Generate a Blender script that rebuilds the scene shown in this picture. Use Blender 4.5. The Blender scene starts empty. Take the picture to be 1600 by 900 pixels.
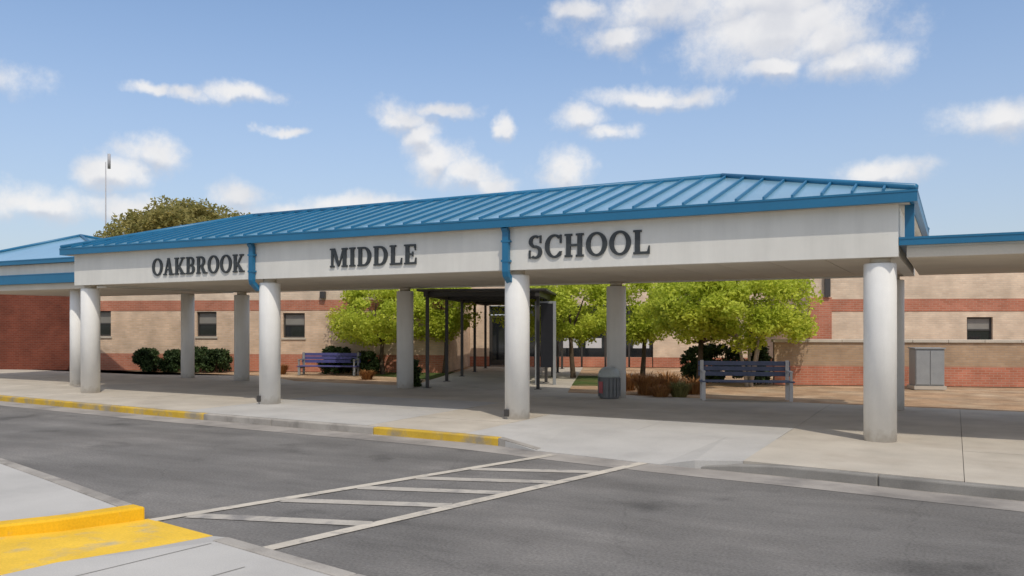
import bpy, math, random
from math import sin, cos, pi, radians, sqrt, atan2
from mathutils import Vector, Matrix

random.seed(7)
SC = bpy.context.scene
COL = SC.collection

# ------------------------------------------------------------------ camera
cam_d = bpy.data.cameras.new('camera')
cam = bpy.data.objects.new('camera', cam_d)
COL.objects.link(cam)
cam.location = (0, 0, 1.804)
cam.rotation_euler = (radians(90), 0, 0.50399)
cam_d.sensor_width = 36
cam_d.lens = 29.6
cam_d.shift_x = 0.02125
cam_d.shift_y = 0.0356
cam_d.clip_start = 0.1
cam_d.clip_end = 6000
SC.camera = cam

# ------------------------------------------------------------------ light
SC.view_settings.view_transform = 'Standard'
SC.view_settings.look = 'None'
SC.view_settings.exposure = 0.17
SC.view_settings.gamma = 1
SC.render.engine = 'CYCLES'
SUN_DIR = Vector((0.50, -0.45, 1.0)).normalized()      # towards the sun
SUN_EL = math.asin(SUN_DIR.z)
SUN_AZ = atan2(SUN_DIR.x, SUN_DIR.y)                   # clockwise from +y
sd = bpy.data.lights.new('sun', 'SUN')
sd.energy = 2.05
sd.angle = radians(0.55)
sd.color = (1.0, 0.935, 0.83)
sun = bpy.data.objects.new('sun', sd)
COL.objects.link(sun)
sun.rotation_euler = SUN_DIR.to_track_quat('Z', 'Y').to_euler()
sun.location = (20, -20, 40)

world = bpy.data.worlds.new('World')
SC.world = world
world.use_nodes = True
WN, WL = world.node_tree.nodes, world.node_tree.links
WN.clear()


def wn(t, **kw):
    n = WN.new(t)
    for k, v in kw.items():
        setattr(n, k, v)
    return n


def wmath(op, a, b=None, c=None, clamp=False):
    n = wn('ShaderNodeMath', operation=op, use_clamp=clamp)
    for i, v in enumerate((a, b, c)):
        if v is None:
            continue
        if isinstance(v, (int, float)):
            n.inputs[i].default_value = v
        else:
            WL.new(v, n.inputs[i])
    return n.outputs[0]


def wmaprange(v, a, b, c, d, smooth=True):
    n = wn('ShaderNodeMapRange')
    n.interpolation_type = 'SMOOTHSTEP' if smooth else 'LINEAR'
    WL.new(v, n.inputs[0])
    for i, x in enumerate((a, b, c, d)):
        n.inputs[1 + i].default_value = x
    return n.outputs[0]


sky = wn('ShaderNodeTexSky', sky_type='NISHITA')
sky.sun_disc = False
sky.sun_elevation = SUN_EL
sky.sun_rotation = SUN_AZ
sky.altitude = 100
sky.air_density = 1.0
sky.dust_density = 1.4
sky.ozone_density = 2.2

wtc = wn('ShaderNodeTexCoord')
wsep = wn('ShaderNodeSeparateXYZ')
WL.new(wtc.outputs['Generated'], wsep.inputs[0])
wx, wy, wz = wsep.outputs
w_az = wmath('ARCTAN2', wx, wy)
w_el = wmath('ARCSINE', wz)
wcomb = wn('ShaderNodeCombineXYZ')
WL.new(w_az, wcomb.inputs[0])
WL.new(w_el, wcomb.inputs[1])


def wnoise(scale, detail, rough, vec=None, lo=(1, 1, 1)):
    mp = wn('ShaderNodeMapping')
    mp.inputs['Scale'].default_value = lo
    WL.new(vec if vec is not None else wtc.outputs['Generated'], mp.inputs[0])
    n = wn('ShaderNodeTexNoise')
    n.inputs['Scale'].default_value = scale
    n.inputs['Detail'].default_value = detail
    n.inputs['Roughness'].default_value = rough
    WL.new(mp.outputs[0], n.inputs[0])
    return n


# cumulus seen in front of the camera: (azimuth, elevation, half width, half height) in degrees
CLOUDS = [
    (-17.9, 20.2, 5.8, 1.9), (-11.6, 20.2, 8.0, 2.5), (-10.2, 18.3, 6.6, 2.6), (-7.6, 17.3, 3.8, 2.1),
    (-10.6, 15.9, 2.6, 1.0), (-5.9, 15.8, 3.2, 1.3), (-22.5, 20.6, 2.2, 0.9), (-20.0, 18.9, 2.7, 1.0),
    (-18.4, 14.9, 3.2, 0.75), (-16.3, 14.8, 2.6, 0.7), (-22.4, 13.6, 2.0, 0.9), (-20.6, 12.7, 1.8, 0.6),
    (-34.6, 13.8, 2.4, 1.2), (-32.0, 14.4, 2.0, 0.5), (-32.2, 11.3, 2.1, 1.6), (-30.4, 10.3, 2.4, 1.2),
    (-23.7, 10.4, 1.6, 1.5), (-27.6, 13.4, 0.8, 0.7), (-33.4, 12.6, 1.7, 1.5), (-35.6, 13.6, 1.6, 0.9), (-28.9, 9.6, 1.8, 0.8), (-45.5, 14.7, 2.2, 0.6), (-48.7, 14.4, 1.9, 0.45),
    (-51.1, 14.5, 1.3, 0.4), (-43.1, 12.8, 1.3, 0.3), (-51.5, 10.6, 2.2, 1.2), (-53.4, 9.3, 2.0, 1.1),
    (-57.0, 7.2, 3.6, 1.2), (-52.0, 7.0, 3.0, 1.0), (-45.2, 8.2, 2.2, 1.1), (-37.8, 7.8, 4.5, 0.9),
    (-42.2, 7.2, 3.5, 0.9), (-3.4, 9.2, 2.2, 0.9), (3.0, 12.0, 4.0, 1.2), (-61.0, 14.0, 4.0, 1.0),
]
warp = wnoise(9.0, 5.0, 0.62)
wv = wn('ShaderNodeVectorMath', operation='SUBTRACT')
WL.new(warp.outputs['Color'], wv.inputs[0])
wv.inputs[1].default_value = (0.5, 0.5, 0.5)
ws = wn('ShaderNodeVectorMath', operation='MULTIPLY')
WL.new(wv.outputs[0], ws.inputs[0])
ws.inputs[1].default_value = (0.10, 0.055, 0)
wa = wn('ShaderNodeVectorMath', operation='ADD')
WL.new(wcomb.outputs[0], wa.inputs[0])
WL.new(ws.outputs[0], wa.inputs[1])
dmin = None
dmin2 = None
wup = wn('ShaderNodeVectorMath', operation='ADD')
WL.new(wa.outputs[0], wup.inputs[0])
wup.inputs[1].default_value = (0, radians(0.7), 0)
for az, el, rw, rh in CLOUDS:
    for up in (False, True):
        s_ = wn('ShaderNodeVectorMath', operation='SUBTRACT')
        WL.new((wup if up else wa).outputs[0], s_.inputs[0])
        s_.inputs[1].default_value = (radians(az), radians(el), 0)
        m_ = wn('ShaderNodeVectorMath', operation='MULTIPLY')
        WL.new(s_.outputs[0], m_.inputs[0])
        m_.inputs[1].default_value = (0.9 / radians(rw), 0.9 / radians(rh), 0)
        l_ = wn('ShaderNodeVectorMath', operation='LENGTH')
        WL.new(m_.outputs[0], l_.inputs[0])
        if up:
            dmin2 = l_.outputs['Value'] if dmin2 is None else wmath('MINIMUM', dmin2, l_.outputs['Value'])
        else:
            dmin = l_.outputs['Value'] if dmin is None else wmath('MINIMUM', dmin, l_.outputs['Value'])
fine = wnoise(20.0, 9.0, 0.66)
dn = wmath('ADD', dmin, wmath('MULTIPLY', wmath('SUBTRACT', fine.outputs[0], 0.5), 1.9))
mask_a = wmaprange(dn, 1.25, 0.15, 0, 1)
# denser bright cumulus added out of view, as whiter fill for the shade
rest = wnoise(4.5, 7.0, 0.6, lo=(1, 1, 2.6))
mask_b = wmaprange(rest.outputs[0], 0.45, 0.58, 0, 0.9)
daz = wmath('ABSOLUTE', wmath('ADD', w_az, radians(28)))
away = wmaprange(wmath('MAXIMUM', daz, wmath('ADD', w_el, 0.15)), 0.62, 0.85, 0, 1)
mask_b = wmath('MULTIPLY', wmath('MULTIPLY', mask_b, away), wmaprange(w_el, 0.03, 0.15, 0, 1))
mask = wmath('MAXIMUM', mask_a, mask_b)
# cloud body: white tops, greyer where thick and low
shade = wnoise(15.0, 4.0, 0.5)
cr = wn('ShaderNodeMix', data_type='RGBA')
WL.new(wmath('MULTIPLY', wmaprange(shade.outputs[0], 0.30, 0.60, 0.55, 1), wmaprange(wmath('SUBTRACT', dmin2, dmin), -0.55, 0.10, 0.15, 1)), cr.inputs[0])
cr.inputs[6].default_value = (3.5, 3.6, 3.95, 1)
cr.inputs[7].default_value = (5.6, 5.45, 5.3, 1)
# thin milky veil near the horizon
veil = wn('ShaderNodeMix', data_type='RGBA')
WL.new(wmaprange(w_el, 0.0, 0.42, 0.55, 0.0), veil.inputs[0])
WL.new(sky.outputs[0], veil.inputs[6])
veil.inputs[7].default_value = (2.55, 2.7, 3.35, 1)
mixc = wn('ShaderNodeMix', data_type='RGBA')
WL.new(wmath('MULTIPLY', mask, 0.86), mixc.inputs[0])
WL.new(veil.outputs[2], mixc.inputs[6])
WL.new(cr.outputs[2], mixc.inputs[7])
bg = wn('ShaderNodeBackground')
bg.inputs[1].default_value = 0.15
WL.new(mixc.outputs[2], bg.inputs[0])
wo = wn('ShaderNodeOutputWorld')
WL.new(bg.outputs[0], wo.inputs[0])


# ------------------------------------------------------------------ materials
def M(name, base, rough=0.8, metal=0.0, var=0.12, scale=3.0, fine_scale=60.0, fine_var=0.08, bump=0.0,
      spec=0.5, patch=None, coords='Object', transl=0.0, streak=0.0):
    """Principled material whose colour is broken up by a coarse and a fine noise; patch = (colour, scale, lo, hi)."""
    m = bpy.data.materials.new(name)
    m.use_nodes = True
    N, L = m.node_tree.nodes, m.node_tree.links
    p = N['Principled BSDF']
    tc = N.new('ShaderNodeTexCoord')
    src = tc.outputs[coords]

    def noise(s, d, r=0.55, sc=(1, 1, 1)):
        mp = N.new('ShaderNodeMapping')
        mp.inputs['Scale'].default_value = sc
        L.new(src, mp.inputs[0])
        n = N.new('ShaderNodeTexNoise')
        n.inputs['Scale'].default_value = s
        n.inputs['Detail'].default_value = d
        n.inputs['Roughness'].default_value = r
        L.new(mp.outputs[0], n.inputs[0])
        return n.outputs[0]

    def rng(v, a, b, c, d):
        n = N.new('ShaderNodeMapRange')
        L.new(v, n.inputs[0])
        for i, x in enumerate((a, b, c, d)):
            n.inputs[1 + i].default_value = x
        return n.outputs[0]

    def mul(a, b):
        n = N.new('ShaderNodeMath')
        n.operation = 'MULTIPLY'
        L.new(a, n.inputs[0])
        L.new(b, n.inputs[1])
        return n.outputs[0]

    c1 = rng(noise(scale, 5), 0.3, 0.7, 1 - var, 1 + var)
    c2 = rng(noise(fine_scale, 3), 0.3, 0.7, 1 - fine_var, 1 + fine_var)
    f = mul(c1, c2)
    if streak:
        f = mul(f, rng(noise(5.0, 4, 0.6, (1, 1, 0.08)), 0.35, 0.7, 1 + streak * 0.3, 1 - streak))
    colsock = None
    if patch:
        pc, ps, lo, hi = patch
        mx = N.new('ShaderNodeMix')
        mx.data_type = 'RGBA'
        L.new(rng(noise(ps, 6, 0.6), lo, hi, 0, 1), mx.inputs[0])
        mx.inputs[6].default_value = (*base, 1)
        mx.inputs[7].default_value = (*pc, 1)
        colsock = mx.outputs[2]
    vm = N.new('ShaderNodeVectorMath')
    vm.operation = 'SCALE'
    if colsock:
        L.new(colsock, vm.inputs[0])
    else:
        vm.inputs[0].default_value = base
    L.new(f, vm.inputs['Scale'])
    L.new(vm.outputs[0], p.inputs['Base Color'])
    p.inputs['Roughness'].default_value = rough
    p.inputs['Metallic'].default_value = metal
    p.inputs['Specular IOR Level'].default_value = spec
    if bump:
        b = N.new('ShaderNodeBump')
        b.inputs['Strength'].default_value = bump
        b.inputs['Distance'].default_value = 0.02
        L.new(noise(fine_scale, 4, 0.6), b.inputs['Height'])
        L.new(b.outputs[0], p.inputs['Normal'])
    return m


def brick_mat(name, c1, c2, mortar, bw=0.21, rh=0.07):
    m = bpy.data.materials.new(name)
    m.use_nodes = True
    N, L = m.node_tree.nodes, m.node_tree.links
    p = N['Principled BSDF']
    tc = N.new('ShaderNodeTexCoord')
    sp = N.new('ShaderNodeSeparateXYZ')
    L.new(tc.outputs['Object'], sp.inputs[0])
    ad = N.new('ShaderNodeMath')
    ad.operation = 'ADD'
    L.new(sp.outputs[0], ad.inputs[0])
    L.new(sp.outputs[1], ad.inputs[1])
    cb = N.new('ShaderNodeCombineXYZ')
    L.new(ad.outputs[0], cb.inputs[0])
    L.new(sp.outputs[2], cb.inputs[1])
    bt = N.new('ShaderNodeTexBrick')
    L.new(cb.outputs[0], bt.inputs['Vector'])
    bt.inputs['Scale'].default_value = 1
    bt.inputs['Color1'].default_value = (*c1, 1)
    bt.inputs['Color2'].default_value = (*c2, 1)
    bt.inputs['Mortar'].default_value = (*mortar, 1)
    bt.inputs['Mortar Size'].default_value = 0.008
    bt.inputs['Brick Width'].default_value = bw
    bt.inputs['Row Height'].default_value = rh
    n = N.new('ShaderNodeTexNoise')
    n.inputs['Scale'].default_value = 1.6
    n.inputs['Detail'].default_value = 5
    L.new(tc.outputs['Object'], n.inputs[0])
    mr = N.new('ShaderNodeMapRange')
    L.new(n.outputs[0], mr.inputs[0])
    for i, x in enumerate((0.3, 0.7, 0.82, 1.16)):
        mr.inputs[1 + i].default_value = x
    vm = N.new('ShaderNodeVectorMath')
    vm.operation = 'SCALE'
    L.new(bt.outputs['Color'], vm.inputs[0])
    L.new(mr.outputs[0], vm.inputs['Scale'])
    L.new(vm.outputs[0], p.inputs['Base Color'])
    p.inputs['Roughness'].default_value = 0.9
    p.inputs['Specular IOR Level'].default_value = 0.2
    b = N.new('ShaderNodeBump')
    b.inputs['Strength'].default_value = 0.5
    b.inputs['Distance'].default_value = 0.01
    b.invert = True
    L.new(bt.outputs['Fac'], b.inputs['Height'])
    L.new(b.outputs[0], p.inputs['Normal'])
    return m


def leaf_mat(name, dark, light, transl=0.5):
    m = bpy.data.materials.new(name)
    m.use_nodes = True
    N, L = m.node_tree.nodes, m.node_tree.links
    N.clear()
    ge = N.new('ShaderNodeNewGeometry')
    ob = N.new('ShaderNodeTexCoord')
    n = N.new('ShaderNodeTexNoise')
    n.inputs['Scale'].default_value = 1.7
    n.inputs['Detail'].default_value = 3
    L.new(ob.outputs['Object'], n.inputs[0])
    ad = N.new('ShaderNodeMath')
    ad.operation = 'MULTIPLY_ADD'
    L.new(ge.outputs['Random Per Island'], ad.inputs[0])
    ad.inputs[1].default_value = 0.55
    mr = N.new('ShaderNodeMapRange')
    L.new(n.outputs[0], mr.inputs[0])
    for i, x in enumerate((0.35, 0.65, 0.0, 0.45)):
        mr.inputs[1 + i].default_value = x
    L.new(mr.outputs[0], ad.inputs[2])
    mx = N.new('ShaderNodeMix')
    mx.data_type = 'RGBA'
    L.new(ad.outputs[0], mx.inputs[0])
    mx.inputs[6].default_value = (*dark, 1)
    mx.inputs[7].default_value = (*light, 1)
    d = N.new('ShaderNodeBsdfPrincipled')
    d.inputs['Roughness'].default_value = 0.6
    d.inputs['Specular IOR Level'].default_value = 0.25
    t = N.new('ShaderNodeBsdfTranslucent')
    L.new(mx.outputs[2], d.inputs['Base Color'])
    L.new(mx.outputs[2], t.inputs[0])
    ms = N.new('ShaderNodeMixShader')
    ms.inputs[0].default_value = transl
    L.new(d.outputs[0], ms.inputs[1])
    L.new(t.outputs[0], ms.inputs[2])
    o = N.new('ShaderNodeOutputMaterial')
    L.new(ms.outputs[0], o.inputs[0])
    return m


def asphalt_mat():
    m = M('asphalt', (0.168, 0.158, 0.145), 0.9, var=0.16, scale=0.55, fine_scale=140, fine_var=0.16, bump=0.35, spec=0.25,
          patch=((0.205, 0.19, 0.172), 0.35, 0.48, 0.72))
    N, L = m.node_tree.nodes, m.node_tree.links
    p = N['Principled BSDF']
    old = p.inputs['Base Color'].links[0].from_socket
    tc = N.new('ShaderNodeTexCoord')
    # long scuffs along the driving direction and a few hairline cracks
    mp = N.new('ShaderNodeMapping')
    mp.inputs['Scale'].default_value = (0.30, 1.3, 1)
    mp.inputs['Rotation'].default_value = (0, 0, radians(-5))
    L.new(tc.outputs['Object'], mp.inputs[0])
    n = N.new('ShaderNodeTexNoise')
    n.inputs['Scale'].default_value = 1.3
    n.inputs['Detail'].default_value = 6
    n.inputs['Roughness'].default_value = 0.6
    L.new(mp.outputs[0], n.inputs[0])
    mr = N.new('ShaderNodeMapRange')
    L.new(n.outputs[0], mr.inputs[0])
    for i, x in enumerate((0.3, 0.7, 0.80, 1.22)):
        mr.inputs[1 + i].default_value = x
    wp = N.new('ShaderNodeTexNoise')
    wp.inputs['Scale'].default_value = 1.4
    wp.inputs['Detail'].default_value = 4
    L.new(tc.outputs['Object'], wp.inputs[0])
    av = N.new('ShaderNodeMix')
    av.data_type = 'RGBA'
    av.inputs[0].default_value = 0.35
    L.new(tc.outputs['Object'], av.inputs[6])
    L.new(wp.outputs['Color'], av.inputs[7])
    vo = N.new('ShaderNodeTexVoronoi')
    vo.feature = 'DISTANCE_TO_EDGE'
    vo.inputs['Scale'].default_value = 0.42
    L.new(av.outputs[2], vo.inputs['Vector'])
    cr_ = N.new('ShaderNodeMapRange')
    L.new(vo.outputs['Distance'], cr_.inputs[0])
    for i, x in enumerate((0.0, 0.0045, 0.86, 1.0)):
        cr_.inputs[1 + i].default_value = x
    sk = N.new('ShaderNodeTexNoise')
    sk.inputs['Scale'].default_value = 38
    sk.inputs['Detail'].default_value = 2
    L.new(tc.outputs['Object'], sk.inputs[0])
    sr = N.new('ShaderNodeMapRange')
    L.new(sk.outputs[0], sr.inputs[0])
    for i, x in enumerate((0.3, 0.7, 0.80, 1.20)):
        sr.inputs[1 + i].default_value = x
    oi = N.new('ShaderNodeTexNoise')
    oi.inputs['Scale'].default_value = 0.9
    oi.inputs['Detail'].default_value = 3
    mo = N.new('ShaderNodeMapping')
    mo.inputs['Location'].default_value = (13.0, 4.0, 0)
    L.new(tc.outputs['Object'], mo.inputs[0])
    L.new(mo.outputs[0], oi.inputs[0])
    orr = N.new('ShaderNodeMapRange')
    L.new(oi.outputs[0], orr.inputs[0])
    for i, x in enumerate((0.60, 0.72, 1.0, 0.66)):
        orr.inputs[1 + i].default_value = x
    m0 = N.new('ShaderNodeMath')
    m0.operation = 'MULTIPLY'
    L.new(sr.outputs[0], m0.inputs[0])
    L.new(orr.outputs[0], m0.inputs[1])
    m1 = N.new('ShaderNodeMath')
    m1.operation = 'MULTIPLY'
    L.new(m0.outputs[0], m1.inputs[0])
    L.new(cr_.outputs[0], m1.inputs[1])
    mu = N.new('ShaderNodeMath')
    mu.operation = 'MULTIPLY'
    L.new(mr.outputs[0], mu.inputs[0])
    L.new(m1.outputs[0], mu.inputs[1])
    vm = N.new('ShaderNodeVectorMath')
    vm.operation = 'SCALE'
    L.new(old, vm.inputs[0])
    L.new(mu.outputs[0], vm.inputs['Scale'])
    L.new(vm.outputs[0], p.inputs['Base Color'])
    return m


MT = {}
MT['asphalt'] = asphalt_mat()
MT['concrete'] = M('concrete_warm', (0.48, 0.43, 0.355), 0.9, var=0.12, scale=0.9, fine_scale=90, bump=0.15, spec=0.2,
                   patch=((0.42, 0.365, 0.295), 1.1, 0.5, 0.75))
MT['concrete_new'] = M('concrete_pale', (0.46, 0.44, 0.405), 0.9, var=0.09, scale=0.8, fine_scale=90, bump=0.12, spec=0.2,
                       patch=((0.41, 0.39, 0.36), 1.3, 0.5, 0.75))
MT['gutter'] = M('gutter_concrete', (0.33, 0.30, 0.265), 0.9, var=0.2, scale=1.1, fine_scale=80, bump=0.15, spec=0.2,
                 patch=((0.20, 0.185, 0.17), 0.9, 0.5, 0.7))
MT['kerb'] = M('kerb_concrete', (0.36, 0.33, 0.29), 0.9, var=0.2, scale=1.6, fine_scale=70, bump=0.2, spec=0.2,
               patch=((0.22, 0.20, 0.175), 2.0, 0.5, 0.7))
MT['kerb_grey'] = M('kerb_weathered', (0.25, 0.235, 0.21), 0.9, var=0.2, scale=1.6, fine_scale=70, bump=0.2, spec=0.2)
MT['yellow'] = M('yellow_paint', (0.80, 0.50, 0.04), 0.65, var=0.09, scale=2.2, fine_scale=50, bump=0.08, spec=0.3,
                 patch=((0.50, 0.40, 0.20), 2.6, 0.54, 0.72))
MT['yellow_deep'] = M('yellow_paint_fresh', (0.74, 0.43, 0.012), 0.6, var=0.10, scale=2.2, fine_scale=50, bump=0.06, spec=0.3,
                      patch=((0.46, 0.33, 0.13), 4.0, 0.58, 0.70))
MT['yellow_worn'] = M('yellow_paint_worn', (0.56, 0.36, 0.04), 0.75, var=0.15, scale=2.0, fine_scale=50, bump=0.1, spec=0.3,
                      patch=((0.32, 0.27, 0.19), 1.8, 0.46, 0.60))
MT['line'] = M('road_paint', (0.54, 0.485, 0.40), 0.8, var=0.15, scale=2.5, fine_scale=70, bump=0.05, spec=0.3,
               patch=((0.24, 0.225, 0.205), 5.0, 0.52, 0.72))
MT['line_faint'] = M('road_paint_faded', (0.45, 0.41, 0.35), 0.85, var=0.18, scale=2.0, fine_scale=70, spec=0.3,
                     patch=((0.22, 0.205, 0.19), 4.0, 0.50, 0.70))
MT['stucco'] = M('stucco', (0.70, 0.675, 0.615), 0.85, var=0.05, scale=1.2, fine_scale=120, fine_var=0.04, bump=0.12, spec=0.2,
                 streak=0.06)
MT['column'] = M('painted_column', (0.80, 0.78, 0.735), 0.7, var=0.05, scale=1.5, fine_scale=80, fine_var=0.03, bump=0.05,
                 spec=0.3, streak=0.06)
def base_grime(m, h):
    N, L = m.node_tree.nodes, m.node_tree.links
    p = N['Principled BSDF']
    old = p.inputs['Base Color'].links[0].from_socket
    tc = N.new('ShaderNodeTexCoord')
    sp = N.new('ShaderNodeSeparateXYZ')
    L.new(tc.outputs['Object'], sp.inputs[0])
    n = N.new('ShaderNodeTexNoise')
    n.inputs['Scale'].default_value = 9
    n.inputs['Detail'].default_value = 5
    L.new(tc.outputs['Object'], n.inputs[0])
    a = N.new('ShaderNodeMath')
    a.operation = 'MULTIPLY_ADD'
    L.new(n.outputs[0], a.inputs[0])
    a.inputs[1].default_value = -0.45
    L.new(sp.outputs[2], a.inputs[2])
    mr = N.new('ShaderNodeMapRange')
    L.new(a.outputs[0], mr.inputs[0])
    for i, x in enumerate((-0.22, h - 0.2, 0.42, 0.0)):
        mr.inputs[1 + i].default_value = x
    mx = N.new('ShaderNodeMix')
    mx.data_type = 'RGBA'
    L.new(mr.outputs[0], mx.inputs[0])
    L.new(old, mx.inputs[6])
    mx.inputs[7].default_value = (0.42, 0.36, 0.28, 1)
    L.new(mx.outputs[2], p.inputs['Base Color'])


base_grime(MT['column'], 0.16)
MT['soffit'] = M('soffit', (0.60, 0.54, 0.45), 0.8, var=0.08, scale=0.7, fine_scale=40, fine_var=0.03, spec=0.2)
MT['blue_roof'] = M('blue_roof_metal', (0.28, 0.49, 0.575), 0.28, metal=0.15, var=0.10, scale=0.8, fine_scale=20, fine_var=0.03,
                    spec=0.9)
_p = MT['blue_roof'].node_tree.nodes['Principled BSDF']
_p.inputs['Coat Weight'].default_value = 0.8
_p.inputs['Coat Roughness'].default_value = 0.12
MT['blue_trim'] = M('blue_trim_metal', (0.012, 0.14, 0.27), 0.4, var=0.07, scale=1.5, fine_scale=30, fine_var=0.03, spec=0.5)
MT['letter'] = M('letter_paint', (0.035, 0.04, 0.042), 0.5, var=0.1, scale=5)
MT['dark'] = M('dark_bronze_metal', (0.050, 0.045, 0.041), 0.5, var=0.1, scale=4)
MT['black'] = M('black_panel', (0.010, 0.010, 0.014), 0.35, var=0.1, scale=4)
MT['glass'] = M('dark_window_glass', (0.016, 0.019, 0.022), 0.06, var=0.2, scale=1.0, spec=0.8)
MT['blind'] = M('blind', (0.25, 0.235, 0.205), 0.6, var=0.08, scale=3)
MT['palereflect'] = M('pale_reflection', (0.62, 0.62, 0.62), 0.6, var=0.05, scale=3)
MT['brick_tan'] = brick_mat('tan_brick', (0.74, 0.54, 0.38), (0.64, 0.455, 0.305), (0.64, 0.51, 0.39))
MT['brick_pale'] = brick_mat('pale_brick', (0.74, 0.585, 0.43), (0.66, 0.505, 0.365), (0.66, 0.54, 0.42))
MT['brick_red'] = brick_mat('red_brick', (0.52, 0.20, 0.125), (0.44, 0.155, 0.09), (0.46, 0.28, 0.20))
MT['brick_brown'] = brick_mat('brown_brick', (0.46, 0.32, 0.205), (0.40, 0.27, 0.165), (0.38, 0.29, 0.21))
MT['brick_maroon'] = brick_mat('maroon_brick', (0.19, 0.05, 0.028), (0.15, 0.038, 0.022), (0.17, 0.08, 0.055))
MT['coping'] = M('coping_stone', (0.52, 0.46, 0.37), 0.8, var=0.1, scale=3)
MT['mulch'] = M('pine_straw', (0.40, 0.26, 0.155), 0.95, var=0.3, scale=1.3, fine_scale=45, fine_var=0.35, bump=0.8, spec=0.1,
                patch=((0.48, 0.36, 0.24), 0.8, 0.45, 0.7))
MT['grass'] = M('lawn', (0.075, 0.105, 0.032), 0.95, var=0.25, scale=1.2, fine_scale=60, fine_var=0.35, bump=0.8, spec=0.1,
                patch=((0.16, 0.15, 0.06), 0.9, 0.5, 0.7))
MT['earth'] = M('dry_grass_ground', (0.15, 0.14, 0.048), 0.95, var=0.25, scale=0.4, fine_scale=30, fine_var=0.3, bump=0.6, spec=0.1)
MT['bark'] = M('bark', (0.11, 0.08, 0.055), 0.9, var=0.25, scale=6, fine_scale=40, fine_var=0.2, bump=0.5, spec=0.1)
MT['bark_pale'] = M('pale_bark', (0.34, 0.28, 0.21), 0.85, var=0.25, scale=6, fine_scale=40, fine_var=0.15, bump=0.3, spec=0.1)
MT['bench_blue'] = M('bench_blue_plastic', (0.085, 0.085, 0.24), 0.45, var=0.15, scale=4)
MT['bench_slate'] = M('bench_slate_plastic', (0.105, 0.125, 0.20), 0.5, var=0.15, scale=4)
MT['white_metal'] = M('white_metal', (0.62, 0.60, 0.58), 0.5, var=0.08, scale=6)
MT['bin_body'] = M('bin_body_grey', (0.17, 0.175, 0.175), 0.6, var=0.15, scale=6)
MT['bin_lid'] = M('bin_lid_pale', (0.42, 0.45, 0.43), 0.5, var=0.08, scale=6)
MT['bin_label'] = M('bin_label_red', (0.42, 0.10, 0.11), 0.5, var=0.08, scale=6)
MT['grey_box'] = M('grey_cabinet', (0.27, 0.28, 0.28), 0.5, var=0.08, scale=4)
MT['mast'] = M('galvanised_mast', (0.40, 0.39, 0.40), 0.6, var=0.08, scale=4)
MT['leaf_lime'] = leaf_mat('lime_leaves', (0.38, 0.47, 0.045), (0.74, 0.77, 0.11))
MT['leaf_hedge'] = leaf_mat('hedge_leaves', (0.018, 0.036, 0.012), (0.085, 0.13, 0.04), 0.15)
MT['leaf_oak'] = leaf_mat('turning_oak_leaves', (0.17, 0.18, 0.05), (0.54, 0.45, 0.16), 0.5)
MT['leaf_rust'] = leaf_mat('rust_grass_blades', (0.24, 0.10, 0.035), (0.48, 0.25, 0.09), 0.3)
MT['leaf_olive'] = leaf_mat('olive_grass_blades', (0.12, 0.12, 0.035), (0.34, 0.30, 0.11), 0.3)


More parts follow.
